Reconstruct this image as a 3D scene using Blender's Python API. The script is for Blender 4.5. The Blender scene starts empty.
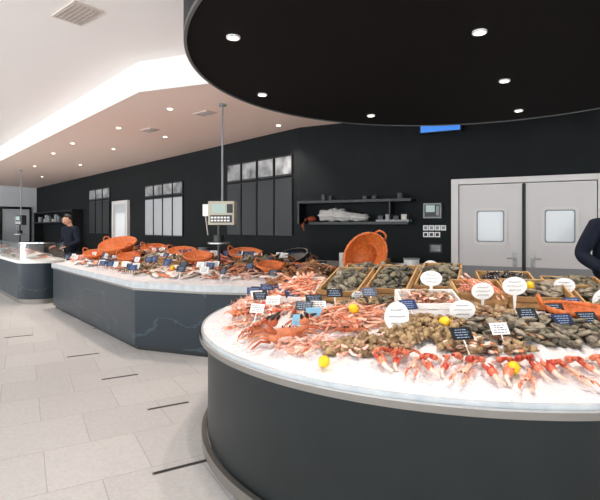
import bpy, math, random
import numpy as np
from mathutils import Vector, Matrix, Euler
random.seed(7); np.random.seed(7)
S=bpy.context.scene
try:
    S.view_settings.view_transform='Standard'; S.view_settings.look='None'
except Exception: pass
COL=S.collection
# ---------------------------------------------------------------- materials
def srgb(h):
    c=[int(h[i:i+2],16)/255 for i in (0,2,4)]
    return tuple([(x/12.92 if x<=.04045 else ((x+.055)/1.055)**2.4) for x in c])+(1,)
def mat(name,col,rough=.5,metal=0,col2=None,scale=8,bump=0,bscale=None,emit=0,island=False,trans=0,alpha=1,spec=.5,detail=4):
    m=bpy.data.materials.new(name); m.use_nodes=True
    nt=m.node_tree; b=nt.nodes['Principled BSDF']
    c=srgb(col); b.inputs['Base Color'].default_value=c
    b.inputs['Roughness'].default_value=rough; b.inputs['Metallic'].default_value=metal
    b.inputs['Transmission Weight'].default_value=trans; b.inputs['Alpha'].default_value=alpha
    b.inputs['Specular IOR Level'].default_value=spec
    tc=nt.nodes.new('ShaderNodeTexCoord')
    if col2 or bump:
        n=nt.nodes.new('ShaderNodeTexNoise'); n.inputs['Scale'].default_value=scale; n.inputs['Detail'].default_value=detail
        nt.links.new(tc.outputs['Object'],n.inputs['Vector'])
    if col2:
        r=nt.nodes.new('ShaderNodeValToRGB'); r.color_ramp.elements[0].position=.35; r.color_ramp.elements[1].position=.65
        r.color_ramp.elements[0].color=c; r.color_ramp.elements[1].color=srgb(col2)
        if island:
            g=nt.nodes.new('ShaderNodeNewGeometry'); ad=nt.nodes.new('ShaderNodeMath'); ad.operation='MULTIPLY_ADD'
            nt.links.new(g.outputs['Random Per Island'],ad.inputs[0]); ad.inputs[1].default_value=.5
            sb=nt.nodes.new('ShaderNodeMath'); sb.operation='SUBTRACT'; nt.links.new(n.outputs['Fac'],sb.inputs[0]); sb.inputs[1].default_value=.25
            nt.links.new(sb.outputs[0],ad.inputs[2]); nt.links.new(ad.outputs[0],r.inputs['Fac'])
        else: nt.links.new(n.outputs['Fac'],r.inputs['Fac'])
        nt.links.new(r.outputs['Color'],b.inputs['Base Color'])
    if bump:
        n2=nt.nodes.new('ShaderNodeTexNoise'); n2.inputs['Scale'].default_value=bscale or scale; n2.inputs['Detail'].default_value=4
        nt.links.new(tc.outputs['Object'],n2.inputs['Vector'])
        bp=nt.nodes.new('ShaderNodeBump'); bp.inputs['Strength'].default_value=bump; bp.inputs['Distance'].default_value=.01
        nt.links.new(n2.outputs['Fac'],bp.inputs['Height']); nt.links.new(bp.outputs['Normal'],b.inputs['Normal'])
    if emit:
        b.inputs['Emission Color'].default_value=c; b.inputs['Emission Strength'].default_value=emit
    return m
M={}
M['wall']=mat('charcoal_paint','171b1d',.75,col2='1b1f21',scale=3,bump=.05,bscale=80,spec=.2)
M['disc']=mat('black_paint','0e0d0c',.85,spec=.15)
M['discside']=mat('black_fascia','121313',.6,spec=.25)
M['rimgrey']=mat('disc_rim_trim','5a5b5b',.5)
M['white']=mat('white_ceiling_paint','f6f1ee',.85)
M['soffit']=mat('blush_ceiling_paint','f6dfd2',.8)
M['lightwall']=mat('pale_wall','dfe2e4',.7)
M['steel']=mat('brushed_steel','b4b2ae',.3,1,col2='9a9996',scale=30)
M['steelm']=mat('satin_steel','8a857f',.38,.75)
M['chrome']=mat('chrome','d8d8d8',.15,1)
M['cbody']=mat('round_counter_laminate','13191a',.42,col2='171d1e',scale=5,bump=.04,bscale=60,spec=.35)
M['black']=mat('black_plastic','0d0e0f',.4)
M['dgrey']=mat('dark_grey','202426',.4)
M['grey']=mat('grey_plastic','8c8f92',.4)
M['whitep']=mat('white_plastic','f0efec',.4)
M['door']=mat('door_laminate','d6d1cf',.45)
M['kick']=mat('door_kick_panel','8a898a',.4)
M['frame']=mat('door_frame_paint','dcd8d5',.45)
M['glass']=mat('glass','dfeeea',.05,trans=1,alpha=.25)
M['wglass']=mat('door_pane','e9eef0',.15)
M['ice']=mat('crushed_ice','f4ebe7',.35,col2='e0e0e5',scale=25,bump=1,bscale=45)
M['iceband']=mat('frosted_edge','c9cccd',.3,col2='b4bbbf',scale=12)
M['wood']=mat('crate_wood','c39a66',.6,col2='9a7244',scale=14,bump=.2,island=True)
M['wicker']=mat('wicker','dd7434',.55,col2='b25a24',scale=40,bump=.3,bscale=90)
M['navy']=mat('navy_card','121a30',.4,col2='1c3060',scale=.8,island=True)
M['blackcard']=mat('slate_card','101216',.4)
M['chalk']=mat('chalk_ink','8fa6c4',.6)
M['bluecard']=mat('blue_card','7ab4d0',.4)
M['crab']=mat('crab_shell','b0512c',.35,col2='d8885e',scale=25,bump=.3,bscale=60,island=True)
M['crabb']=mat('brown_crab_shell','70482b',.4,col2='a57044',scale=25,bump=.3,bscale=60,island=True)
M['claw']=mat('red_claw','b93c28',.3,col2='e0805e',scale=20,bump=.2,bscale=60,island=True)
M['tip']=mat('claw_tip','1c1412',.3)
M['lang']=mat('langoustine_shell','da7c56',.3,col2='f2c0a6',scale=35,bump=.2,bscale=80,island=True)
M['shrimp']=mat('shrimp_flesh','e8a48c',.3,col2='f7d6c8',scale=50,island=True)
M['cream']=mat('cream_flesh','f0dccd',.35,col2='e8bfab',scale=30,island=True)
M['oys']=mat('oyster_shell','4b4237',.55,col2='9c907c',scale=28,bump=.9,bscale=50,island=True)
M['oysg']=mat('green_oyster_shell','36362c',.55,col2='7d745c',scale=28,bump=.9,bscale=50,island=True)
M['mus']=mat('mussel_shell','14161c',.25,col2='3a3532',scale=20,island=True)
M['whelk']=mat('whelk_shell','73593b',.5,col2='b2956c',scale=30,bump=.5,bscale=70,island=True)
M['clam']=mat('clam_shell','ab9070',.45,col2='80563b',scale=30,bump=.4,bscale=70,island=True)
M['fish']=mat('fish_skin','6f7a80',.25,.2,col2='c0c5c5',scale=14,island=True)
M['rfish']=mat('red_fish_skin','c06850',.3,col2='e5a892',scale=14,island=True)
M['salmon']=mat('salmon_fillet','df7c46',.35,col2='f2a678',scale=18,island=True)
M['wfil']=mat('white_fillet','ecd8cc',.35,col2='f4ece6',scale=18,island=True)
M['lemon']=mat('lemon_peel','f2c51c',.4,bump=.3,bscale=120)
M['skin']=mat('skin','c89478',.5)
M['lips']=mat('lips','a85c50',.5)
M['cloth']=mat('dark_navy_cloth','161b28',.85,bump=.3,bscale=60,spec=.2)
M['trous']=mat('dark_trousers','1a1d26',.85)
M['hair']=mat('dark_hair','1c1410',.6,bump=.5,bscale=100)
M['lamp']=mat('lamp_glow','fff4e0',.5,emit=14)
M['blue']=mat('blue_sign_glow','3f7fd8',.4,emit=.8)
M['screen']=mat('screen_glow','9db0a8',.3,emit=.25)
M['beige']=mat('beige_plastic','bdb5a2',.45)
M['photo']=mat('monochrome_print','2e3133',.35,col2='c0c3c5',scale=2.6,detail=8)
M['slot']=mat('floor_slot','2c2b2b',.5)
M['panel']=mat('dark_glass_panel','2a2e30',.45,spec=.3)
M['blind']=mat('bright_pane','b4b9bc',.3,emit=.08)
M['bag']=mat('plastic_bag','c6c3bf',.3,bump=.6,bscale=20)
M['orange']=mat('orange_cloth','a04a28',.7)
M['vent']=mat('vent_paint','cfc2ba',.6)
M['ventslat']=mat('vent_slat_paint','a89e98',.6)
def marble():
    m=bpy.data.materials.new('dark_marble'); m.use_nodes=True; nt=m.node_tree; b=nt.nodes['Principled BSDF']
    tc=nt.nodes.new('ShaderNodeTexCoord'); mp=nt.nodes.new('ShaderNodeMapping'); mp.inputs['Rotation'].default_value=(.5,.4,.3); mp.inputs['Scale'].default_value=(1,.5,2.2)
    n=nt.nodes.new('ShaderNodeTexNoise'); n.inputs['Scale'].default_value=1.1; n.inputs['Detail'].default_value=9; n.inputs['Distortion'].default_value=.35
    r=nt.nodes.new('ShaderNodeValToRGB'); e=r.color_ramp.elements
    e[0].position=.488; e[0].color=srgb('1f2a31'); e[1].position=.512; e[1].color=srgb('222d35')
    x=e.new(.5); x.color=srgb('3d4b54')
    nt.links.new(tc.outputs['Object'],mp.inputs['Vector']); nt.links.new(mp.outputs[0],n.inputs['Vector']); nt.links.new(n.outputs['Fac'],r.inputs['Fac']); nt.links.new(r.outputs['Color'],b.inputs['Base Color'])
    b.inputs['Roughness'].default_value=.35; b.inputs['Specular IOR Level'].default_value=.35
    return m
M['marble']=marble()
def tilemat():
    m=bpy.data.materials.new('stone_floor_tile'); m.use_nodes=True; nt=m.node_tree; b=nt.nodes['Principled BSDF']
    tc=nt.nodes.new('ShaderNodeTexCoord'); mp=nt.nodes.new('ShaderNodeMapping'); mp.inputs['Rotation'].default_value=(0,0,math.radians(-30))
    br=nt.nodes.new('ShaderNodeTexBrick'); br.offset=0.5
    br.inputs['Color1'].default_value=srgb('e2ddd9'); br.inputs['Color2'].default_value=srgb('d9d4d0'); br.inputs['Mortar'].default_value=srgb('bdb7b3')
    br.inputs['Scale'].default_value=1; br.inputs['Mortar Size'].default_value=.003; br.inputs['Brick Width'].default_value=.6; br.inputs['Row Height'].default_value=.6
    n=nt.nodes.new('ShaderNodeTexNoise'); n.inputs['Scale'].default_value=45; n.inputs['Detail'].default_value=6
    mx=nt.nodes.new('ShaderNodeMixRGB'); mx.blend_type='MULTIPLY'; mx.inputs[0].default_value=.3
    nt.links.new(tc.outputs['Object'],mp.inputs['Vector']); nt.links.new(mp.outputs[0],br.inputs['Vector']); nt.links.new(tc.outputs['Object'],n.inputs['Vector'])
    nt.links.new(br.outputs['Color'],mx.inputs[1]); nt.links.new(n.outputs['Fac'],mx.inputs[2]); nt.links.new(mx.outputs[0],b.inputs['Base Color'])
    b.inputs['Roughness'].default_value=.42
    return m
M['tile']=tilemat()
# ---------------------------------------------------------------- builder
class MB:
    def __init__(s): s.v=[]; s.f=[]; s.m=[]; s.n=0; s.mats=[]
    def mi(s,k):
        if k not in s.mats: s.mats.append(k)
        return s.mats.index(k)
    def add(s,V,F,k,T=None):
        V=np.asarray(V,float)
        if T is not None: V=V@T[:3,:3].T+T[:3,3]
        s.v.append(V); o=s.n; i=s.mi(k)
        s.f.extend([tuple(a+o for a in f) for f in F]); s.m.extend([i]*len(F)); s.n+=len(V)
    def addt(s,tpl,T=None):
        for V,F,k in tpl: s.add(V,F,k,T)
    def build(s,name,smooth=True,parent=None,bevel=0):
        V=np.concatenate(s.v); c=(V.min(0)+V.max(0))/2; c[2]=V[:,2].min()
        me=bpy.data.meshes.new(name); me.from_pydata((V-c).tolist(),[],s.f)
        for k in s.mats: me.materials.append(M[k])
        me.polygons.foreach_set('material_index',s.m)
        me.polygons.foreach_set('use_smooth',[smooth]*len(s.f)); me.update()
        o=bpy.data.objects.new(name,me); o.location=c; COL.objects.link(o)
        if bevel:
            b=o.modifiers.new('bevel','BEVEL'); b.width=bevel; b.segments=2; b.limit_method='ANGLE'
        if parent: o.parent=parent
        return o
def TR(x=0,y=0,z=0,rx=0,ry=0,rz=0,s=1):
    R=np.array(Euler((rx,ry,rz)).to_matrix()); T=np.eye(4)
    sc=np.diag(s) if hasattr(s,'__len__') else np.eye(3)*s
    T[:3,:3]=R@sc; T[:3,3]=(x,y,z); return T
def sph(cx,cy,cz,rx,ry,rz,k,nu=10,nv=6,fn=None):
    V=[];F=[]
    for j in range(nv+1):
        p=math.pi*j/nv
        for i in range(nu):
            a=2*math.pi*i/nu
            d=(math.sin(p)*math.cos(a),math.sin(p)*math.sin(a),math.cos(p))
            q=1 if fn is None else fn(d)
            V.append((cx+rx*d[0]*q,cy+ry*d[1]*q,cz+rz*d[2]*q))
    for j in range(nv):
        for i in range(nu):
            a=j*nu+i;b=j*nu+(i+1)%nu; F.append((a,a+nu,b+nu,b))
    return (V,F,k)
def tube(P,R,k,n=6,flat=1):
    P=[Vector(p) for p in P]; V=[];F=[]
    for i,p in enumerate(P):
        t=(P[min(i+1,len(P)-1)]-P[max(i-1,0)]).normalized()
        up=Vector((0,0,1)) if abs(t.z)<.9 else Vector((1,0,0))
        a=t.cross(up).normalized(); b=a.cross(t)
        r=R[i] if hasattr(R,'__len__') else R
        for j in range(n):
            q=2*math.pi*j/n; V.append(p+a*math.cos(q)*r+b*math.sin(q)*r*flat)
    for i in range(len(P)-1):
        for j in range(n):
            F.append((i*n+j,i*n+(j+1)%n,(i+1)*n+(j+1)%n,(i+1)*n+j))
    F.append(tuple(reversed(range(n)))); F.append(tuple(range((len(P)-1)*n,len(P)*n)))
    return ([tuple(v) for v in V],F,k)
def box(x0,x1,y0,y1,z0,z1,k):
    V=[(x,y,z) for z in(z0,z1) for y in (y0,y1) for x in (x0,x1)]
    return (V,[(0,2,3,1),(4,5,7,6),(0,1,5,4),(2,6,7,3),(0,4,6,2),(1,3,7,5)],k)
def prism(pts,z0,z1,k):
    n=len(pts); V=[(p[0],p[1],z0) for p in pts]+[(p[0],p[1],z1) for p in pts]
    F=[tuple(reversed(range(n))),tuple(range(n,2*n))]+[(i,(i+1)%n,n+(i+1)%n,n+i) for i in range(n)]
    return (V,F,k)
def strip(pts,off,z0,z1,k,closed=False):
    n=len(pts); V=[]
    for p,q in zip(pts,off): V+= [(p[0],p[1],z0),(p[0],p[1],z1),(q[0],q[1],z1),(q[0],q[1],z0)]
    F=[]
    for i in range(n if closed else n-1):
        a=4*i;b=4*((i+1)%n)
        for j in range(4): F.append((a+j,a+(j+1)%4,b+(j+1)%4,b+j))
    if not closed: F+= [(3,2,1,0),(4*n-4,4*n-3,4*n-2,4*n-1)]
    return (V,F,k)
def make(name,parts,T=None,smooth=False,bevel=0,parent=None):
    m=MB(); m.addt(parts,T); return m.build(name,smooth,parent,bevel)
def auto_smooth(o):
    o.data.polygons.foreach_set('use_smooth',[True]*len(o.data.polygons))
    try: o.data.set_sharp_from_angle(angle=math.radians(35))
    except Exception: pass
    return o
# ---------------------------------------------------------------- room
BD=np.array([0,8.1]); UL=np.array([-.669,.743]); NL=np.array([-.743,-.669]); UR=np.array([.898,-.44]); NR=np.array([-.44,-.898])
def frame(U,N,base=BD):
    T=np.eye(4); T[:2,0]=U; T[:2,1]=N; T[:2,3]=base; return T
FL=frame(UL,NL); FR=frame(UR,NR)
def fixF(parts):
    return [(V,[tuple(reversed(f)) for f in F],k) for V,F,k in parts]
def L(t,n): return tuple(BD+UL*t+NL*n)
def Rr(t,n): return tuple(BD+UR*t+NR*n)
far=L(17,0); farn=L(17,11); wl=L(-11.2,11); rc=Rr(9,0)
bl=(wl[0],-7.0)
outline=[far,(0,8.1),rc,(rc[0],-7),bl,wl,farn]
make('floor',[prism(outline,-.1,0,'tile')])
make('ceiling',[prism(outline,3.6,3.7,'white')])
make('wall_back_left',fixF([box(0,17.1,-.15,0,0,3.6,'wall')]),FL)
make('wall_back_right',[box(0,9.1,-.15,0,0,3.6,'wall')],FR)
make('wall_far',fixF([box(17,17.15,-.1,11.1,0,3.6,'lightwall')]),FL)
make('wall_right',[box(rc[0],rc[0]+.15,-7,rc[1],0,3.6,'lightwall')])
def glazed(name,length,T,flip):
    P=[box(0,length,-.1,.05,0,.25,'white'),box(0,length,-.1,.05,3.35,3.6,'white')]
    n=int(length/1.8)
    for i in range(n+1):
        x=i*length/n; P.append(box(x-.04,x+.04,-.08,.04,.25,3.35,'dgrey'))
    P.append(box(0,length,-.05,.02,2.3,2.36,'dgrey'))
    make(name,fixF(P) if flip else P,T)
T=frame(UL,NL,np.array(L(-11.2,11))); glazed('window_1',28.2,T,True)
T=np.eye(4); T[:3,3]=(bl[0],-7,0); glazed('window_2',rc[0]-bl[0],T,False)
q=(-1.99,5.97); p0=(q[0]+UL[0]*16,q[1]+UL[1]*16)
make('ceiling_soffit',[prism([q,(0.2,5.13),(4.5,3.0),(rc[0],2.4),rc,(0,8.1),far,p0],3.23,3.6,'soffit')])
sp=[(rc[0],2.4-.02),(4.5,3-.02),(0.2-.005,5.13-.015),(q[0]-.012,q[1]-.012),(p0[0]-.012,p0[1]-.012)]
so=[(rc[0],2.4+.0),(4.5,3),(0.2,5.13),q,p0]
make('trim_1',[strip(sp,so,3.225,3.6,'white')])
DC=(1.33,3.55); DR=2.13
circ=lambda c,r,n=128,a0=0,a1=360:[(c[0]+r*math.cos(math.radians(a0+(a1-a0)*i/n)),c[1]+r*math.sin(math.radians(a0+(a1-a0)*i/n))) for i in range(n+(0 if a1-a0==360 else 1))]
o=make('round_dropped_ceiling',[prism(circ(DC,DR-.012),2.75,3.6,'disc'),strip(circ(DC,DR),circ(DC,DR-.02),2.742,2.765,'rimgrey',True),strip(circ(DC,DR),circ(DC,DR-.012),2.765,3.6,'discside',True)]); auto_smooth(o)
def downlight(x,y,z,power,r=.032):
    P=[strip(circ((0,0),r+.012,24),circ((0,0),r,24),-.012,0.0,'whitep',True),prism(circ((0,0),r,24),-.006,0,'lamp')]
    o=make('ceiling_downlight',P,TR(x,y,z))
    l=bpy.data.lights.new('downlight_beam','SPOT'); l.energy=power; l.spot_size=math.radians(110); l.spot_blend=.8; l.color=(1,.9,.82); l.shadow_soft_size=.05
    lo=bpy.data.objects.new('downlight_beam',l); lo.location=(0,0,-.03+.012); COL.objects.link(lo); lo.parent=o
    return o
for x,y in [(-.42,3.02),(1.10,2.94),(-.34,4.33),(.76,5.14),(1.67,3.92),(2.24,4.92),(2.6,3.0),(1.0,1.9)]:
    downlight(x,y,2.748,62)
for x,y in [(-1.84,6.8),(-3.06,8.1),(-4.55,9.6),(-5.6,10.9),(-7.3,13.2),(-.35,7.9),(-4.0,10.3),(-5.9,12.9),(-2.5,8.9),(-8.6,16)]:
    downlight(x,y,3.228,90,.036)
def vent(x,y,z,w,rz):
    P=[box(-w,w,-w*.6,w*.6,-.012,0,'vent')]
    for i in range(6): P.append(box(-w*.85,w*.85,-w*.5+i*w*.18,-w*.5+i*w*.18+w*.05,-.018,-.011,'ventslat'))
    make('ceiling_vent',P,TR(x,y,z,rz=rz))
vent(-2.13,4.6,3.6,.24,-.7); vent(-1.4,7.07,3.23,.16,-.7); vent(-2.6,8.3,3.23,.16,-.7)
# ---------------------------------------------------------------- wall fittings
def panels(name,t0,t1,z0,z1,zs,ncol,low):
    P=[]; w=(t1-t0)/ncol
    for i in range(ncol):
        a=t0+i*w; b=a+w
        P+= [box(a+.02,b-.02,0.001,.03,zs+.02,z1,'black'),box(a+.04,b-.04,.03,.034,zs+.05,z1-.03,'photo')]
        P+= [box(a+.02,b-.02,0.001,.03,z0,zs-.02,'black'),box(a+.035,b-.035,.03,.034,z0+.03,zs-.05,low)]
    make(name,fixF(P),FL)
panels('framed_photo_panel',.15,2.18,1.4,2.8,2.42,4,'panel')
panels('framed_photo_panel',4.0,6.04,1.32,2.62,2.3,4,'blind')
panels('framed_photo_panel',8.5,10.3,1.35,2.75,2.4,3,'panel')
make('door_3',fixF([box(7.07,7.17,0.001,.08,0,2.3,'frame'),box(8.1,8.2,0.001,.08,0,2.3,'frame'),box(7.17,8.1,0.001,.08,2.2,2.3,'frame'),box(7.17,8.1,0.001,.04,0,2.2,'blind'),box(7.3,7.97,.04,.05,1.0,1.95,'wglass'),box(7.22,7.27,.04,.1,1.0,1.05,'steel')]),FL)
def rrect(cx,cz,w,h,r,n=5):
    P=[]
    for sx,sz,a in((1,1,0),(-1,1,90),(-1,-1,180),(1,-1,270)):
        for i in range(n+1):
            q=math.radians(a+90*i/n); P.append((cx+sx*(w/2-r)+r*math.cos(q),cz+sz*(h/2-r)+r*math.sin(q)))
    return P
def vprism(pts,y0,y1,k):
    V,F,_=prism(pts,y0,y1,k); return ([(a,c,b) for a,b,c in V],[tuple(reversed(f)) for f in F],k)
def vring(o,i,y0,y1,k):
    V,F,_=strip(o,i,y0,y1,k,True); return ([(a,c,b) for a,b,c in V],[tuple(reversed(f)) for f in F],k)
P=[box(2.47,2.57,0.001,.07,0,2.24,'frame'),box(4.29,4.39,0.001,.07,0,2.24,'frame'),box(2.57,4.29,0.001,.07,2.16,2.24,'frame')]
make('trim_2',P,FR,bevel=.006)
for i,(a,b) in enumerate(((2.58,3.415),(3.435,4.28))):
    c=(a+b)/2
    P=[box(a,b,.001,.04,.01,2.15,'door'),box(a+.01,b-.01,.04,.046,.05,1.0,'kick'),
       vring(rrect(c,1.56,.44,.52,.06),rrect(c,1.56,.35,.43,.03),.04,.055,'frame'),vring(rrect(c,1.56,.36,.44,.03),rrect(c,1.56,.33,.41,.03),.04,.06,'grey'),vprism(rrect(c,1.56,.35,.43,.03),.04,.046,'wglass')]
    hx=b-.1 if i==0 else a+.1
    P+=[box(hx-.03,hx+.03,.04,.05,1.0,1.2,'steel'),tube([(hx,.05,1.12),(hx,.09,1.12),(hx-(.1 if i==0 else -.1),.09,1.12)],.01,'steel',8)]
    e1=b-.014 if i==0 else a+.002
    P.append(box(e1,e1+.012,.04,.05,.02,2.14,'dgrey'))
    make('door_%d'%(i+1),P,FR)
P=[box(.1,1.94,0.001,.3,1.93,1.97,'black'),box(.3,1.9,0.001,.3,1.59,1.63,'black'),box(.1,.13,.02,.3,1.6,1.93,'black'),box(1.6,1.62,0.001,.25,1.63,1.93,'black')]
make('shelf',P,FR)
P=[]
for i,(t,r,h) in enumerate([(.5,.04,.1),(.62,.035,.08),(1.2,.05,.06),(1.35,.05,.06),(1.75,.06,.09)]):
    P.append(prism(circ((t,.15),r,16),1.97,1.97+h,['dgrey','dgrey','dgrey','black','black'][i]))
make('shelf_jars',P,FR)
bg=MB()
for i,(t,z,rx,rz) in enumerate([(.62,1.735,.2,.10),(.85,1.72,.2,.085),(1.08,1.7,.16,.065),(.75,1.77,.12,.08)]):
    bg.addt([sph(t,.16,z,rx,.12,rz,'bag',18,12,lambda d:1+.15*math.sin(7*d[0]+i)+.12*math.cos(9*d[2])+.08*math.sin(15*d[1]))],FR)
bg.build('plastic_bag')
make('folded_cloth',[sph(.3,.17,1.68,.06,.1,.05,'orange',12,8,lambda d:1+.1*math.sin(9*d[0])),tube([(.25,.28,1.68),(.2,.32,1.58),(.22,.3,1.48)],[.025,.02,.008],'orange',8)],FR,True)
P=[box(1.4,1.9,.05,.25,1.632,1.66,'grey')]
for i in range(4): P.append(box(1.42+i*.12,1.5+i*.12,.06,.22,1.66,1.72+.02*(i%2),['dgrey','grey','black','steelm'][i]))
make('utensil_tray',P,FR)
make('wall_control_panel',[box(2.07,2.33,0.001,.07,1.68,1.9,'grey'),box(2.09,2.31,.07,.073,1.7,1.88,'dgrey'),box(2.11,2.24,.073,.078,1.77,1.87,'screen'),box(2.26,2.3,.07,.08,1.72,1.86,'grey')],FR,bevel=.006)
P=[]
for r in range(2):
    for c in range(4 if r==0 else 3):
        a=2.06+c*.085; z=1.5-r*.1
        P+=[box(a,a+.075,0.001,.02,z,z+.075,'whitep'),box(a+.015,a+.06,.02,.026,z+.015,z+.06,'grey' if r==0 else 'black')]
make('wall_socket_panel',P,FR)
make('wall_notice',[box(2.15,2.33,0.001,.015,1.17,1.3,'dgrey'),box(2.17,2.31,.015,.018,1.19,1.28,'photo')],FR)
make('blue_light_sign',[box(2.02,2.62,0.001,.1,2.93,3.06,'dgrey'),box(2.04,2.6,.1,.108,2.945,3.045,'blue')],FR,bevel=.005)
P=[box(.3,2.35,.02,.62,.84,.9,'steel'),box(.3,2.35,.001,.02,.9,1.0,'steel')]
for a in (.32,1.0,1.68): P+=[box(a,a+.64,.03,.58,.0,.84,'dgrey'),box(a+.28,a+.36,.58,.6,.6,.63,'steel')]
make('back_worktop',P,FR,bevel=.004)
make('food_container',[prism(circ((1.95,.3),.11,24),.9,1.08,'whitep'),prism(circ((1.95,.3),.12,24),1.08,1.1,'grey')],FR)
make('cardboard_box',[box(1.2,1.6,.15,.45,.9,1.08,'wood'),box(1.2,1.6,.29,.31,1.08,1.084,'beige')],FR)
make('paper_towel_roll',[prism(circ((.9,.3),.07,20),.9,1.15,'whitep'),prism(circ((.9,.3),.02,12),1.15,1.16,'wood')],FR)
P=[box(.5,7,.02,.6,.84,.9,'steelm')]
for i in range(9): P+=[box(.52+i*.72,1.2+i*.72,.03,.56,.0,.84,'black'),box(.8+i*.72,.92+i*.72,.56,.58,.7,.72,'steel')]
make('back_cabinet_run',fixF(P),FL)
for i,t in enumerate((1.2,2.6,4.2,5.2)):
    make('stock_pot',fixF([prism(circ((t,.3),.13,24),.9,1.12,'steelm' if i%2 else 'dgrey'),prism(circ((t,.3),.14,24),1.12,1.13,'steel'),prism(circ((t,.3),.02,12),1.13,1.17,'black')]),FL)
P=[box(10.8,16.0,.02,.7,0,.95,'dgrey'),box(11,16,.02,.35,1.7,1.74,'black'),box(11,16,.02,.35,2.1,2.14,'black'),box(11,11.04,.02,.35,.95,2.14,'black'),box(15.9,15.94,.02,.35,.95,2.14,'black')]
for i in range(15):
    t=11.2+i*.31; P.append(prism(circ((t,.2),.05+.015*(i%3),12),1.74,1.86+.05*(i%4),['steelm','black','grey','grey'][i%4]))
make('back_shelving_unit',fixF(P),FL)
P=[]
for i in range(6):
    n=1.5+i*1.3; P+=[box(16.3,16.98,n,n+1.0,0,1.0,'grey'),box(16.4,16.95,n+.1,n+.8,1.0,1.45,'steelm' if i%2 else 'black'),box(16.38,16.4,n+.2,n+.7,1.1,1.3,'screen')]
make('coffee_machine_row',fixF(P),FL)
make('door_4',fixF([box(16.93,16.99,.3,1.3,0,2.3,'blind'),box(16.9,16.99,.22,.3,0,2.4,'black'),box(16.9,16.99,1.3,1.38,0,2.4,'black'),box(16.9,16.99,.3,1.3,2.3,2.4,'black')]),FL)
P=[]
for x,y in [(-3.98,6.8),(-2.62,5.8),(-1.86,4.96),(-1.14,4.16),(-.77,3.1),(-5.6,8.3),(-3.0,7.4),(-7.2,10.6)]:
    m=TR(x,y,0,rz=math.radians(30))
    for bx in (box(-.17,.17,-.012,.012,0,.004,'slot'),box(-.18,.18,-.017,.017,0,.002,'steelm')):
        V,F,k=bx; P.append(((np.array(V)@m[:3,:3].T+m[:3,3]).tolist(),F,k))
make('floor_drain_slots',P)
# ---------------------------------------------------------------- round counter
CC=np.array([1.12,3.82]); R0=1.87
def rout(r): return circ(tuple(CC),r,110,150,366)
def hs(x,y):
    s=max(0,R0-math.hypot(x-CC[0],y-CC[1]))
    return .825+.22*(1-math.exp(-s/.85))
P=[prism(rout(1.82),.10,.77,'cbody'),prism(rout(1.80),0,.10,'black'),prism(rout(1.88),.765,.797,'steelm'),
   strip(rout(1.865),rout(1.83),.035,.10,'steelm'),strip(rout(1.88),rout(1.87),.797,.806,'chrome'),strip(rout(1.865),rout(1.856),.797,.828,'iceband')]
a=rout(1.85)[-1]; b=rout(1.85)[0]
P.append(prism([a,b,(b[0]+.01,b[1]+.03),(a[0]+.01,a[1]+.03)],.1,.96,'cbody'))
auto_smooth(make('round_seafood_counter',P))
K=np.array([1.3,4.37]); V=[];F=[]
na,ns=220,60
for i in range(na+1):
    th=math.radians(150+216*i/na); rp=CC+1.854*np.array([math.cos(th),math.sin(th)])
    for j in range(ns+1):
        f=j/ns; p=rp*(1-f)+K*f
        V.append((p[0],p[1],hs(p[0],p[1])+(random.uniform(-.010,.012) if 0<j<ns else -.005)))
for i in range(na):
    for j in range(ns):
        a=i*(ns+1)+j; F.append((a,a+ns+1,a+ns+2,a+1))
make('ice_bed',[(V,F,'ice')],smooth=True)
# ---------------------------------------------------------------- seafood templates
def crab(k='crab',tip='tip'):
    P=[sph(0,0,.03,.095,.062,.034,k,16,10,lambda d:1+.05*math.sin(8*math.atan2(d[1],d[0]))),sph(0,-.0,.02,.075,.05,.026,'cream',12,6)]
    for s in(-1,1):
        P.append(tube([(s*.06,.035,.025),(s*.10,.07,.03),(s*.10,.10,.03)],[.014,.018,.016],k,7))
        P.append(sph(s*.085,.125,.03,.028,.036,.02,k,10,7))
        P.append(tube([(s*.095,.14,.03),(s*.09,.17,.032),(s*.07,.19,.03)],[.014,.011,.003],tip,6))
        P.append(tube([(s*.07,.14,.03),(s*.06,.165,.03),(s*.06,.18,.03)],[.010,.008,.003],tip,6))
        P.append(sph(s*.02,.06,.045,.006,.006,.006,'tip',6,4))
        for i in range(4):
            y=.02-.022*i; a=.35-.28*i
            c,sn=math.cos(a),math.sin(a)
            P.append(tube([(s*.075,y,.025),(s*(.075+.05*c),y+.05*sn,.05),(s*(.075+.10*c),y+.1*sn,.03),(s*(.075+.13*c),y+.13*sn-.005,.003)],[.009,.008,.006,.002],k,5))
    return P
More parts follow.
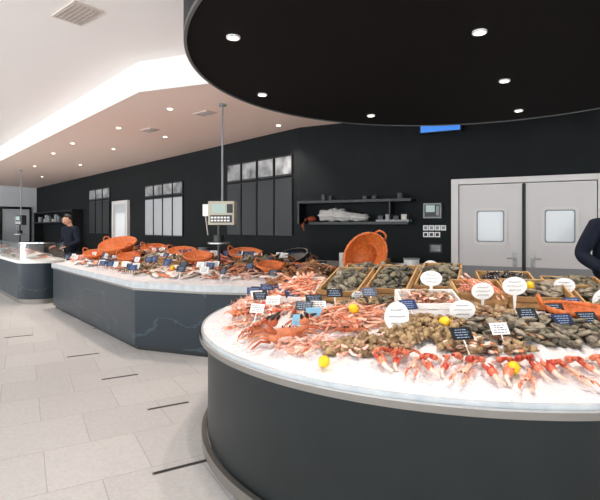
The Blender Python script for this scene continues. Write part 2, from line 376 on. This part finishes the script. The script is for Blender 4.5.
def lang(k='lang'):
    pts=[];R=[]
    for i in range(17):
        t=i/16; pts.append((0,.06-.18*t,.018+.012*math.sin(t*3)-(.012*t)))
        r=.017*(1-.45*t)*(1+(.12 if i%2 and i>5 else 0)); R.append(r if 0<i else .006)
    P=[tube(pts,R,k,8,.85)]
    for a in(-.6,-.3,0,.3,.6): P.append(sph(.026*math.sin(a),-.12-.022*math.cos(a),.008,.008,.018,.003,k,6,4))
    for s in(-1,1):
        P.append(tube([(s*.012,.05,.015),(s*.035,.075,.018),(s*.03,.11,.018)],[.005,.006,.007],k,6))
        P.append(tube([(s*.03,.105,.018),(s*.032,.13,.018),(s*.034,.16,.018),(s*.028,.185,.016)],[.008,.012,.008,.002],k,6))
        P.append(tube([(s*.028,.13,.018),(s*.020,.155,.018),(s*.020,.18,.016)],[.007,.005,.0015],'cream',5))
        P.append(tube([(s*.006,.06,.02),(s*.03,.13,.05),(s*.08,.17,.03)],[.0018,.0014,.0008],k,4))
        P.append(sph(s*.01,.062,.026,.005,.005,.005,'tip',6,4))
        for i in range(4): P.append(tube([(s*.012,.03-.018*i,.012),(s*.035,.035-.018*i,.02),(s*.05,.03-.02*i,.0)],[.003,.0025,.001],k,4))
    return P
def clawt():
    return [tube([(.03,-.07,.012),(.0,-.03,.022),(0,0,.02)],[.010,.013,.018],'cream',8),sph(0,.025,.022,.027,.040,.02,'claw',12,8),
            tube([(-.012,.05,.022),(-.022,.08,.024),(-.008,.112,.022)],[.015,.011,.002],'claw',8),tube([(.014,.045,.022),(.022,.07,.022),(.010,.098,.022)],[.011,.008,.002],'claw',7)]
def shrimp():
    pts=[];R=[]
    for i in range(10):
        a=-1.2+2.6*i/9; pts.append((.03*math.cos(a),.03*math.sin(a),.008)); R.append(.0085*(1-.55*i/9)*(1.1 if i%2 else 1)+.001)
    return [tube(pts,R,'shrimp',6),sph(pts[-1][0]-.008,pts[-1][1]+.006,.008,.01,.006,.002,'lang',6,4),tube([pts[0],(.03,-.05,.02),(.0,-.07,.03)],[.002,.001,.0005],'lang',4)]
def oyster(k='oys'):
    a,b,c=[random.uniform(0,6) for _ in range(3)]
    f=lambda d:1+.14*math.sin(3*d[0]+a)+.10*math.sin(5*d[1]+b)+.07*math.sin(11*d[0]+7*d[1]+c)
    return [sph(0,0,.014,.034,.052,.014,k,12,7,f),sph(.002,-.003,.022,.027,.042,.010,k,12,6,f)]
def mussel():
    return [sph(0,0,.012,.017,.036,.011,'mus',8,6,lambda d:1-.25*max(0,d[1])*abs(d[0])),sph(0,-.002,.012,.0175,.034,.003,'cream',8,4)]
def whelk():
    P=[]; z=0
    for i in range(6):
        r=.022*(.74**i); P.append(sph(0,z,.018,r*1.0,r*.75,r,'whelk',9,6)); z+=r*.85
    P.append(tube([(0,0,.016),(.006,-.02,.01),(.01,-.032,.008)],[.016,.01,.005],'whelk',7)); return P
def clam():
    f=lambda d:1+.04*math.cos(12*math.atan2(d[1],d[0]))
    return [sph(0,0,.012,.024,.02,.010,'clam',14,6,f),sph(0,0,.01,.0235,.0195,.003,'cream',12,4)]
def scallop():
    n=22;V=[(0,-.03,.012)]
    for i in range(n+1):
        a=math.radians(-50+280*i/n)
        r=.045*(1+.04*math.cos(i*math.pi)); V.append((r*math.cos(a),r*math.sin(a)+.012,.004))
    V2=[(x*.6,y*.6,.016+.002*(i%2)) for i,(x,y,z) in enumerate(V[1:])]
    o=len(V);V+=V2; V.append((0,0,.019)); c=len(V)-1
    F=[(1+i,2+i,o+i+1,o+i) for i in range(n)]+[(o+i,o+i+1,c) for i in range(n)]
    return [(V,F,'clam'),sph(0,.01,.02,.022,.022,.009,'cream',8,5),sph(.016,.0,.022,.013,.009,.007,'salmon',8,5)]
def fish(k='fish'):
    pts=[(0,.15,.02),(0,.13,.021),(0,.09,.024),(0,.03,.026),(0,-.05,.024),(0,-.11,.02),(0,-.14,.018)]
    P=[tube(pts,[.004,.018,.032,.038,.028,.012,.008],k,10,.55)]
    V=[(0,-.135,.018),(.03,-.19,.018),(.01,-.175,.018),(-.01,-.175,.018),(-.03,-.19,.018),(0,-.135,.022)]
    P.append((V,[(0,1,2),(0,2,3),(0,3,4),(5,2,1),(5,3,2),(5,4,3)],k)); P.append(sph(.012,.125,.033,.005,.005,.003,'tip',6,4))
    V=[(.035,.02,.02),(.055,-.02,.02),(.03,-.05,.02)];P.append((V,[(0,1,2),(2,1,0)],k)); return P
def fillet(k='salmon'):
    return [sph(0,0,.012,.05,.11,.014,k,12,6,lambda d:1-.25*d[1]*abs(d[0]))]
TP={'crab':[crab(),crab('crabb')],'bcrab':[crab('crabb')],'rcrab':[crab()],'lang':[lang()],'claw':[clawt()],'shrimp':[shrimp()],
 'oys':[oyster() for _ in range(5)],'oysg':[oyster('oysg') for _ in range(5)],'mus':[mussel()],'whelk':[whelk()],'clam':[clam()],'scal':[scallop()],
 'fish':[fish()],'rfish':[fish('rfish')],'fil':[fillet()],'wfil':[fillet('wfil')]}
def pile(name,kinds,cx,cy,ax,ay,n,rz=0,lift=.05,tilt=.5,sc=(.85,1.15),yaw=None):
    mb=MB(); c,s=math.cos(rz),math.sin(rz)
    for _ in range(n):
        while True:
            a,b=random.uniform(-1,1),random.uniform(-1,1)
            if a*a+b*b<1: break
        x=cx+a*ax*c-b*ay*s; y=cy+a*ax*s+b*ay*c
        if math.hypot(x-CC[0],y-CC[1])>1.76: continue
        d=1-(a*a+b*b)
        t=random.choice(TP[random.choice(kinds)])
        z=hs(x,y)+.004+random.uniform(0,lift)*min(1,d*1.6+.15)
        yw=random.uniform(0,6.28) if yaw is None else yaw+random.uniform(-.4,.4)
        mb.addt(t,TR(x,y,z,random.uniform(-tilt,tilt),random.uniform(-tilt,tilt),yw,random.uniform(*sc)))
    mb.build(name)
pile('shrimp_pile',['shrimp'],-.34,3.95,.2,.34,200,rz=.25,lift=.05)
pile('langoustine_pile',['lang','shrimp','lang'],.0,4.3,.26,.22,80,lift=.10,sc=(.6,.8))
pile('langoustine_pile',['lang','lang','shrimp'],.30,3.02,.34,.22,120,lift=.06,sc=(.5,.7))
pile('crab_claw_pile',['claw','shrimp','scal','shrimp'],-.16,3.45,.24,.2,80,lift=.04,sc=(.6,.85))
pile('whole_crab_pile',['bcrab','crab','bcrab','oysg','lang'],.15,4.6,.36,.2,80,rz=-.1,lift=.18,sc=(.8,1))
pile('whelk_pile',['whelk'],.72,2.70,.24,.18,220,lift=.05)
pile('clam_pile',['clam','clam','shrimp','whelk'],.36,2.54,.24,.11,150,lift=.03)
pile('oyster_pile',['oys','oys','oysg','clam'],1.35,2.68,.48,.2,230,lift=.07,sc=(.7,1))
pile('scallop_pile',['scal','clam','whelk'],.95,2.46,.24,.1,60,lift=.03)
pile('mussel_pile',['mus','clam','oysg'],1.98,2.9,.22,.15,130,lift=.05)
pile('mixed_shellfish_pile',['oysg','whelk','mus','clam','shrimp'],.5,3.4,.26,.12,110,lift=.04,sc=(.7,1))
pile('cooked_whelk_pile',['whelk','clam'],1.15,3.0,.18,.14,100,lift=.05)
pile('pink_shrimp_pile',['shrimp'],.08,2.62,.2,.10,70,rz=-.5,lift=.02)
m=MB()
for i in range(22):
    th=math.radians(243+i*2.1+random.uniform(-.8,.8)); r=1.58+.10*(i%2)+random.uniform(-.03,.03)
    x,y=CC[0]+r*math.cos(th),CC[1]+r*math.sin(th)
    k='lang' if i%4==3 else 'claw'
    for s in((-1,1) if k=='claw' else (0,)):
        m.addt(TP[k][0],TR(x+s*.03,y,hs(x,y)+.014,.4 if k=='claw' else -.15,random.uniform(-.2,.2),(-s*.35 if k=='claw' else th+1.57+3.14)+random.uniform(-.5,.5)+(0 if i%2 else 2.6),random.uniform(.62,.84)))
m.build('red_claw_row')
m=MB()
for i in range(26):
    th=math.radians(random.uniform(188,238)); r=random.uniform(1.42,1.68)
    x,y=CC[0]+r*math.cos(th),CC[1]+r*math.sin(th)
    m.addt(TP[random.choice(['lang','shrimp','shrimp','shrimp'])][0],TR(x,y,hs(x,y)+.004,-.1,random.uniform(-.2,.2),random.uniform(0,6.28),random.uniform(.6,.9)))
m.build('langoustine_row')
for x,y,rz,rx,s in [(-.08,2.72,.3,.85,1.05),(-.25,2.98,1.2,.6,.8),(.5,2.38,-.3,.4,.5),(.05,3.0,.8,.4,.75),(-.45,3.45,2,.2,.65),(.28,2.72,.2,.4,.55)]:
    m=MB(); m.addt(TP['rcrab'][0],TR(x,y,hs(x,y)+.03,rx,0,rz+3.14,s)); m.build('crab')
def lemon(x,y,z):
    P=[sph(0,0,0,.034,.029,.029,'lemon',16,12,lambda d:1+.25*max(0,abs(d[0])-.85)/.15*.8)]
    make('lemon',P,TR(x,y,z,0,.5,random.uniform(0,3)),True)
for x,y,dz in [(1.57,3.28,.16),(.80,2.66,.08),(.97,2.18,.035),(.12,2.38,.03),(.33,2.95,.1),(2.1,3.3,.15)]:
    lemon(x,y,hs(x,y)+dz)
def crate(x,y,w,d,rz,kinds,n,dz=.05,km='wood',h=.085,tiltx=.25,sc=(.75,1.05)):
    z=hs(x,y)+dz
    P=[box(-w,w,-d,d,0,.008,km)]
    for s in(-1,1):
        for j in range(2):
            z0=.012+j*(h/2); P+=[box(-w,w,s*d-.006,s*d+.006,z0,z0+h/2-.008,km),box(s*w-.006,s*w+.006,-d,d,z0,z0+h/2-.008,km)]
        for u in(-1,1): P.append(box(s*(w-.012)-.012,s*(w-.012)+.012,u*(d-.012)-.012,u*(d-.012)+.012,-.05,h+.008,km))
    T=TR(x,y,z,tiltx,0,rz)
    m=MB(); m.addt(P,T); m.build('wooden_crate' if km=='wood' else 'polystyrene_crate',False)
    m=MB()
    for _ in range(n):
        a=random.uniform(-w+.04,w-.04); b=random.uniform(-d+.04,d-.04); t=random.choice(TP[random.choice(kinds)])
        e=1-max(abs(a/w),abs(b/d)); zz=.03+random.uniform(0,.035+.06*e)
        m.addt(t,T@TR(a,b,zz,random.uniform(-.5,.5),random.uniform(-.5,.5),random.uniform(0,6.28),random.uniform(*sc)))
    m.build({'oys':'oyster_crate_fill','oysg':'oyster_crate_fill','mus':'mussel_crate_fill','whelk':'whelk_crate_fill','shrimp':'shrimp_crate_fill','clam':'clam_crate_fill','lang':'langoustine_crate_fill'}[kinds[0]])
crate(.38,3.82,.15,.27,-.4,['oysg','oys','oysg'],110,dz=.07)
crate(.74,3.80,.15,.27,-.4,['mus','oysg'],150,dz=.07)
crate(1.12,3.85,.15,.27,-.4,['oys','oysg'],110,dz=.07)
crate(.02,3.80,.13,.22,-.3,['shrimp','lang'],120,dz=.04,km='whitep',sc=(.6,.85))
crate(.84,3.17,.19,.12,.0,['clam','shrimp'],110,km='whitep',dz=.02)
crate(1.24,3.36,.16,.13,-.1,['lang','shrimp'],60,dz=.05,sc=(.5,.65))
crate(1.64,3.36,.2,.17,-.2,['oys'],85,dz=.05)
crate(2.12,3.30,.2,.17,-.2,['oys','oysg'],85,dz=.05)
crate(1.62,3.80,.2,.13,-.2,['mus'],120,dz=.07)
crate(2.12,3.74,.2,.13,-.2,['oysg'],70,dz=.07)
crate(.62,4.32,.2,.13,-.2,['oysg','oys'],70,dz=.10)
crate(1.1,4.25,.2,.12,-.2,['oys','oysg'],70,dz=.08)
def basket(x,y,z,rx,ry,rz,a,b,h):
    P=[];rows,seg=12,96;V=[];F=[]
    for s in (1,0):
        for j in range(rows+1):
            f=j/rows; rr=.62+.38*f**.7
            for i in range(seg):
                q=2*math.pi*i/seg; w=.018*math.sin(24*q+j*math.pi)
                k=rr+w-(0 if s else .035)
                V.append((a*k*math.cos(q),b*k*math.sin(q),h*f+(0 if s else .004)))
    for j in range(rows):
        for i in range(seg):
            A=j*seg+i;B=j*seg+(i+1)%seg; F.append((A,B,B+seg,A+seg))
            o=(rows+1)*seg; F.append((A+o,A+seg+o,B+seg+o,B+o))
    P.append((V,F,'wicker'))
    P.append(prism([(a*.63*math.cos(2*math.pi*i/48),b*.63*math.sin(2*math.pi*i/48)) for i in range(48)],-.004,.008,'wicker'))
    for kx,rad in ((0,.013),(1,.010)):
        pts=[(a*(1.0+.012*math.sin(30*q+kx*3.14))*math.cos(q),b*(1+.012*math.sin(30*q+kx*3.14))*math.sin(q),h+.008*math.cos(30*q+kx*3.14)) for q in [2*math.pi*i/180 for i in range(181)]]
        P.append(tube(pts,rad,'wicker',6))
    for s in(-1,1):
        P.append(tube([(s*a,-.06,h),(s*(a+.03),-.04,h+.05),(s*(a+.035),0,h+.07),(s*(a+.03),.04,h+.05),(s*a,.06,h)],.010,'wicker',6))
    make('wicker_basket',P,TR(x,y,z,rx,ry,rz),True)
basket(.62,4.66,1.26,1.2,-.85,.3,.23,.18,.10)
basket(1.66,2.88,hs(1.66,2.88)+.05,.12,.05,-.2,.19,.13,.05)
def oval_sign(x,y,z,w=.085,h=.06,rz=0):
    zb=hs(x,y); P=[]
    ov=[(w*math.cos(2*math.pi*i/40),z+h*math.sin(2*math.pi*i/40)) for i in range(40)]
    P.append(vprism(ov,-.002,.002,'whitep'))
    P.append(vprism([(-.012,z-h+.01),(.012,z-h+.01),(.004,zb-.01),(-.004,zb-.01)],-.002,.002,'whitep'))
    for j in range(3):
        zz=z+h*(.45-.45*j); ww=w*(.5 if j!=1 else .7)
        pts=[(-ww+2*ww*i/22,-.0035,zz+.005*math.sin(i*2.1+j)*(1 if i%5 else 0)) for i in range(23)]
        P.append(tube(pts,.0011,'dgrey',4))
    make('oval_price_sign',P,TR(x,y,0,0,0,rz))
for x,y,z,w in [(.97,3.55,1.17,.078),(1.21,3.18,1.125,.078),(.96,2.84,1.06,.08),(1.40,3.13,1.165,.083),(.54,2.68,1.05,.07),(1.86,3.38,1.135,.078),(2.02,3.2,1.05,.07),(.53,4.05,1.15,.045),(1.12,4.12,1.22,.06),(.42,3.5,1.05,.045)]:
    oval_sign(x,y,z,w,w*.72 if w!=.07 else .082,random.uniform(-.25,.15))
def tag(m,x,y,z,w,h,rz,k='navy',tilt=-.5):
    P=[box(-w,w,-.0015,.0015,0,2*h,k),box(-.003,.003,0,.003,-.08,.02,'whitep')]
    ink='dgrey' if k=='whitep' else 'chalk'
    for j in range(4):
        ww=w*random.uniform(.45,.8); zz=h*(.3+.4*j); x0=-ww
        while x0<ww-.005:
            l=random.uniform(.008,.022); P.append(box(x0,min(x0+l,ww),-.003,-.0014,zz,zz+h*.12,ink)); x0+=l+.005
    m.addt(P,TR(x,y,z,tilt,0,rz))
m=MB()
for x,y in [(1.3,2.72),(1.45,2.62),(1.62,2.68),(1.75,3.05),(.02,3.12),(-.3,3.7),(-.15,4.0),(.25,3.45),(.5,3.4),(.82,2.4),(-.4,4.15),(.1,3.98),(.68,2.95),(-.1,4.4),(.35,4.25),(1.52,2.85),(0.0,4.2),(-.3,4.4),(.2,4.5),(.1,3.3),(-.05,3.6),(.2,4.08)]:
    tag(m,x,y,hs(x,y)+.075,.058,.035,random.uniform(-.4,.4),random.choice(['navy','blackcard','navy','blackcard']),-.7)
for x,y,k in [(.0,2.86,'bluecard'),(.09,2.98,'bluecard'),(1.05,2.5,'whitep'),(-.2,3.5,'whitep'),(.12,3.15,'whitep'),(-.35,3.95,'whitep'),(.3,3.6,'whitep'),(-.3,3.3,'whitep'),(-.15,4.25,'whitep'),(.2,3.75,'whitep'),(.05,4.4,'whitep')]:
    tag(m,x,y,hs(x,y)+.06,.05,.033,random.uniform(-.4,.4),k,-.6)
m.build('price_tag_cards',False)
# ---------------------------------------------------------------- mid counter
FRT=[np.array(p) for p in [(-4.73,9.2),(-2.08,6.05),(-1.12,5.68),(-.02,5.50)]]
BKT=[np.array(p) for p in [(-3.74,10.04),(-1.3,7.14),(-.62,6.85),(.35,6.6)]]
def inset(d):
    N=[np.array([-.765,-.644]),np.array([-.6,-.84]),np.array([-.28,-.96]),np.array([-.17,-.98])]
    return [f+n*d for f,n in zip(FRT,N)]
P=[prism([tuple(x) for x in inset(0)]+[tuple(x) for x in BKT[::-1]],.06,.76,'marble'),
   prism([tuple(x) for x in inset(-.04)]+[tuple(x) for x in BKT[::-1]],0,.06,'black'),
   prism([tuple(x) for x in inset(.03)]+[tuple(x) for x in BKT[::-1]],.76,.785,'steelm'),
   strip([tuple(x) for x in inset(.03)],[tuple(x) for x in inset(.015)],.785,.86,'iceband'),
   strip([tuple(x) for x in BKT],[tuple(x+np.array([.02,.03])) for x in BKT],.1,1.08,'dgrey')]
make('long_seafood_counter',P)
seglen=[0]
for i in range(3): seglen.append(seglen[-1]+np.linalg.norm(FRT[i+1]-FRT[i]))
def mid(a,b):
    d=a*seglen[-1]; i=0
    while i<2 and d>seglen[i+1]: i+=1
    f=(d-seglen[i])/(seglen[i+1]-seglen[i]); f=min(1,max(0,f))
    p=FRT[i]*(1-f)+FRT[i+1]*f; q=BKT[i]*(1-f)+BKT[i+1]*f; r=p*(1-b)+q*b
    return r[0],r[1],.85+.20*b
V=[];F=[];na,nb=160,30
for i in range(na+1):
    for j in range(nb+1):
        x,y,z=mid(i/na,j/nb); V.append((x,y,z+random.uniform(-.012,.012)))
for i in range(na):
    for j in range(nb):
        a=i*(nb+1)+j; F.append((a,a+nb+1,a+nb+2,a+1))
make('ice_bed',[(V,F,'ice')],smooth=True)
def mpile(name,kinds,a0,a1,b0,b1,n,lift=.05,sc=(.85,1.15)):
    m=MB()
    for _ in range(n):
        a=random.uniform(a0,a1); b=random.uniform(b0,b1); x,y,z=mid(a,b)
        m.addt(random.choice(TP[random.choice(kinds)]),TR(x,y,z+random.uniform(0,lift),random.uniform(-.4,.4),random.uniform(-.4,.4),random.uniform(0,6.28),random.uniform(*sc)))
    m.build(name)
mpile('salmon_fillet_display',['fil','wfil','rfish'],.0,.16,.15,.6,50)
mpile('fish_display',['fish','wfil','rfish','fil'],.0,.25,.5,.98,80)
mpile('whole_fish_display',['fish','wfil','fil','rfish'],.15,.38,.15,.5,55)
mpile('crab_display',['bcrab','oysg','lang','rcrab'],.25,.48,.55,.98,80,.12)
mpile('langoustine_display',['lang','shrimp','shrimp','scal'],.36,.5,.18,.55,110,.06,(.6,.9))
mpile('clam_display',['clam','whelk','oys','shrimp'],.5,.6,.16,.6,150,.06,(1,1.3))
mpile('fillet_display',['fil','wfil','fish','rfish'],.5,.8,.55,.98,90,.08)
mpile('scallop_display',['scal','wfil','shrimp','scal','fil'],.6,.8,.2,.55,100,.05)
mpile('prawn_display',['lang','shrimp','scal','wfil'],.8,.98,.2,.45,80,.06,(.6,.9))
mpile('shellfish_display',['oys','bcrab','mus','fil','rfish'],.78,1,.45,.98,130,.08)
m=MB()
for i in range(100):
    a=random.uniform(.03,.98); b=random.choice([.12,.4,.65,.9])+random.uniform(-.06,.06); x,y,z=mid(a,b)
    tag(m,x,y,z+.1,.06,.038,-.4+random.uniform(-.4,.4),random.choice(['navy','blackcard','navy','navy','whitep','whitep']),-.4)
m.build('price_tag_cards',False)
basket(-3.08,8.2,1.15,.35,.1,-.8,.43,.28,.13)
for a,b,w in [(.42,.4,.2),(.55,.85,.24),(.17,.35,.22),(.68,.7,.22),(.34,.9,.24),(.8,.9,.24),(.25,.55,.2),(.92,.35,.17)]:
    x,y,z=mid(a,b); basket(x,y,z+.09,.3,.1,-.5,w,w*.72,.07)
def mcrate(a,b,rz,kinds,n):
    x,y,z=mid(a,b); w,d,h=.22,.15,.08; T=TR(x,y,z+.05,.2,0,rz); P=[box(-w,w,-d,d,0,.008,'wood')]
    for s in(-1,1):
        for j in range(2):
            z0=.012+j*(h/2); P+=[box(-w,w,s*d-.005,s*d+.005,z0,z0+h/2-.008,'wood'),box(s*w-.005,s*w+.005,-d,d,z0,z0+h/2-.008,'wood')]
        for u in(-1,1): P.append(box(s*(w-.012)-.012,s*(w-.012)+.012,u*(d-.012)-.012,u*(d-.012)+.012,-.05,h+.008,'wood'))
    make('wooden_crate',P,T); m=MB()
    for _ in range(n): m.addt(random.choice(TP[random.choice(kinds)]),T@TR(random.uniform(-.17,.17),random.uniform(-.1,.1),.04+random.uniform(0,.06),random.uniform(-.4,.4),random.uniform(-.4,.4),random.uniform(0,6)))
    m.build('shellfish_crate_fill')
mcrate(.5,.62,-.5,['oys'],45); mcrate(.62,.62,-.4,['mus','clam'],80); mcrate(.1,.6,-.8,['clam','whelk'],80); mcrate(.86,.65,-.3,['oys','oysg'],45)
for a,b in [(.33,.6),(.48,.2),(.7,.25),(.5,.6)]:
    x,y,z=mid(a,b); lemon(x,y,z+.12)
x,y,z=mid(.93,.78)
make('black_display_tray',[prism(circ((0,0),.24,32),0,.012,'black'),strip(circ((0,0),.26,32),circ((0,0),.24,32),0,.06,'black',True)],TR(x,y,z+.1,.3,-.3,0))
def scale(x,y,ztop,zs,zb,k='beige',s=1,rz=0):
    P=[tube([(0,0,ztop-zs-.0),(0,0,.16*s)],.014,'grey',10),prism(circ((0,0),.05,20),ztop-zs-.03,ztop-zs,'grey'),
       box(-.18*s,.18*s,-.07,.07,-.16*s,.16*s,k),box(-.13*s,.06*s,-.075,-.07,.0,.12*s,'screen'),box(-.15*s,.15*s,-.08,-.07,-.13*s,-.03*s,'dgrey')]
    for i in range(6):
        for j in range(2): P.append(box((-.14+i*.045)*s,(-.105+i*.045)*s,-.086,-.08,(-.115+j*.04)*s,(-.09+j*.04)*s,'whitep'))
    P.append(box(.08*s,.16*s,-.077,-.07,.0,.12*s,'black'))
    P+=[tube([(-.2*s,0,.12*s),(-.24*s,0,.0),(-.2*s,0,-.3)],.012,'steelm',8),tube([(-.2*s,0,.1),(-.1*s,0,.1)],.012,'steelm',8),box(-.27*s,-.19*s,-.03,.03,-.04,.12,'whitep')]
    P+=[tube([(-.05,0,-.15*s),(-.05,0,zb-zs)],.022,'dgrey',10),prism(circ((-.05,0),.15,28),-.42,-.40,'steel'),prism(circ((-.05,0),.07,20),-.40,-.30,'black')]
    return make('hanging_shop_scale',P,TR(x,y,zs,0,0,rz),bevel=.003)
scale(-1.06,6.56,3.23,1.74,1.0,rz=-.1)
scale(-8.2,14.1,3.23,1.75,1.0,'dgrey',.9,rz=-.5)
# ---------------------------------------------------------------- far left counter
FF=[np.array(p) for p in [(-12.2,17.2),(-5.75,9.75)]]
d=(FF[1]-FF[0])/np.linalg.norm(FF[1]-FF[0]); n=np.array([-d[1],d[0]])
if n[1]<0:n=-n
W=.9
c=FF[1]+n*(W/2)
a0=math.atan2(-n[1],-n[0])
arc=[tuple(c+W/2*np.array([math.cos(a0+math.pi*i/24),math.sin(a0+math.pi*i/24)])) for i in range(25)]
if np.dot(np.array(arc[12])-c,d)<0:
    arc=[tuple(c+W/2*np.array([math.cos(a0-math.pi*i/24),math.sin(a0-math.pi*i/24)])) for i in range(25)]
outl=[tuple(FF[0])]+arc+[tuple(FF[0]+n*W)]
def shr(pts,k):
    res=[]
    for p in pts:
        p=np.array(p); s=np.dot(p-FF[0]-n*W/2,n); al=np.dot(p-FF[0],d)
        L0=np.linalg.norm(FF[1]-FF[0])
        al2=al if al<L0 else L0+(al-L0)*k
        res.append(tuple(FF[0]+d*al2+n*(W/2+s*k)))
    return res
P=[prism(outl,.1,.82,'marble'),prism(shr(outl,.93),0,.1,'steelm'),prism(shr(outl,1.03),.82,.87,'whitep')]
auto_smooth(make('rounded_fish_counter',P))
P=[strip(shr(outl,.95)[:-1],shr(outl,.93)[:-1],.87,1.22,'glass'),strip(shr(outl,.96)[:-1],shr(outl,.92)[:-1],1.22,1.235,'chrome')]
make('glass_sneeze_guard',P)
m=MB()
for i in range(220):
    al=random.uniform(.3,9.8); s=random.uniform(.15,.75); p=FF[0]+d*al+n*s
    k=random.choice(['fish','wfil','rfish','fish','oys','fil']); m.addt(TP[k][0],TR(p[0],p[1],.875+random.uniform(0,.08),random.uniform(-.3,.3),0,random.uniform(0,6),random.uniform(1,1.4)))
m.build('fresh_fish_display')
# ---------------------------------------------------------------- people
def skinobj(name,verts,edges,rad,k,parent,sub=2,root=0):
    me=bpy.data.meshes.new(name); me.from_pydata(verts,edges,[]); o=bpy.data.objects.new(name,me); COL.objects.link(o)
    o.modifiers.new('s','SKIN')
    for i,r in enumerate(rad):
        v=me.skin_vertices[0].data[i]; v.radius=(r,r) if not hasattr(r,'__len__') else r; v.use_root=(i==root)
    sb=o.modifiers.new('sub','SUBSURF'); sb.levels=sub; sb.render_levels=sub
    me.materials.append(M[k]); o.modifiers['s'].use_smooth_shade=True
    o.parent=parent; return o
def person(x,y,rz,s):
    pe=bpy.data.objects.new('shop_worker',None); COL.objects.link(pe); pe.location=(x,y,0); pe.rotation_euler=(0,0,math.radians(rz)); pe.scale=(s,s,s)
    V=[(0,0,.98),(0,.02,1.15),(0,.05,1.32),(0,.08,1.47),(0,.10,1.56),
       (.19,.08,1.49),(.30,.02,1.24),(.24,.25,1.13),(-.19,.08,1.49),(-.28,.06,1.22),(-.22,.3,1.12)]
    E=[(0,1),(1,2),(2,3),(3,4),(3,5),(5,6),(6,7),(3,8),(8,9),(9,10)]
    skinobj('jacket',V,E,[(.19,.15),(.19,.145),(.205,.15),(.16,.11),(.07,.07),(.095,.09),(.075,.07),(.05,.05),(.095,.09),(.075,.07),(.05,.05)],'cloth',pe)
    V=[(0,0,.98),(.1,0,.9),(.11,.02,.5),(.12,-.01,.09),(-.1,0,.9),(-.11,.02,.5),(-.12,-.01,.09)]
    skinobj('trousers',V,[(0,1),(1,2),(2,3),(0,4),(4,5),(5,6)],[(.16,.13),(.1,.1),(.07,.075),(.055,.06),(.1,.1),(.07,.075),(.055,.06)],'trous',pe)
    for s in(1,-1):
        skinobj('shoe',[(s*.12,-.04,.05),(s*.125,.06,.045),(s*.13,.16,.035)],[(0,1),(1,2)],[(.045,.045),(.045,.042),(.035,.03)],'black',pe)
        w=Vector((.23,.27,1.125)) if s>0 else Vector((-.21,.32,1.115))
        pts=[w,w+Vector((0,.05,-.005)),w+Vector((0,.09,-.01))]
        skinobj('palm',pts,[(0,1),(1,2)],[(.028,.024),(.038,.018),(.038,.015)],'skin',pe)
        for i,(dx,l) in enumerate([(-.03,.06),(-.01,.072),(.011,.068),(.03,.052)]):
            b=w+Vector((dx,.09,-.01)); skinobj('finger_%d'%(i+1),[b,b+Vector((dx*.1,l*.5,-.006)),b+Vector((dx*.15,l*.8,-.022)),b+Vector((dx*.15,l,-.045))],[(0,1),(1,2),(2,3)],[.0095,.009,.008,.007],'skin',pe,1)
        b=w+Vector((-s*.03,.03,-.005)); skinobj('thumb',[b,b+Vector((-s*.025,.03,-.008)),b+Vector((-s*.03,.06,-.02))],[(0,1),(1,2)],[.013,.011,.008],'skin',pe,1)
    m=MB()
    def hf(dd):
        x,y,z=dd; q=1
        if z<-.2: q-=.12*(-z-.2)
        if y>0: q+=.02*math.sin(z*6)
        return q
    H=[sph(0,0,0,.077,.098,.118,'skin',28,20,hf),tube([(0,-.015,-.06),(0,-.03,-.18)],[.055,.06],'skin',14),
       tube([(0,.09,.02),(0,.108,-.01),(0,.118,-.028),(0,.098,-.04)],[.008,.012,.016,.006],'skin',8),
       sph(0,.092,-.062,.024,.01,.005,'lips',10,5),sph(0,.09,-.070,.022,.01,.005,'lips',10,5)]
    for s in(-1,1): H+=[sph(s*.03,.083,.012,.012,.008,.008,'whitep',8,6),sph(s*.03,.089,.012,.005,.004,.006,'tip',8,6),sph(s*.078,-.01,-.005,.01,.02,.032,'skin',8,8),tube([(s*.015,.094,.032),(s*.045,.086,.033)],.004,'hair',5)]
    H+=[sph(0,-.018,.03,.086,.1,.105,'hair',24,16,lambda dd:1 if (dd[1]<.35 or dd[2]>.55) else .7)]
    m.addt(H,TR(0,.14,1.70,-.25,0,0)); o=m.build('head'); o.parent=pe
person(2.93,4.5,178,1.04)
person(-5.15,10.9,150,1.0)
# ---------------------------------------------------------------- light
w=bpy.data.worlds.new('daylight'); S.world=w; w.use_nodes=True
bgn=w.node_tree.nodes['Background']; bgn.inputs['Color'].default_value=(.91,.96,1,1); bgn.inputs['Strength'].default_value=4.8
cam=bpy.data.cameras.new('camera'); cam.sensor_width=36; cam.lens=28.8; cam.shift_y=-23/600
co=bpy.data.objects.new('camera',cam); co.location=(0,0,1.55); co.rotation_euler=(math.radians(90),0,0); COL.objects.link(co); S.camera=co
cam.clip_start=.05
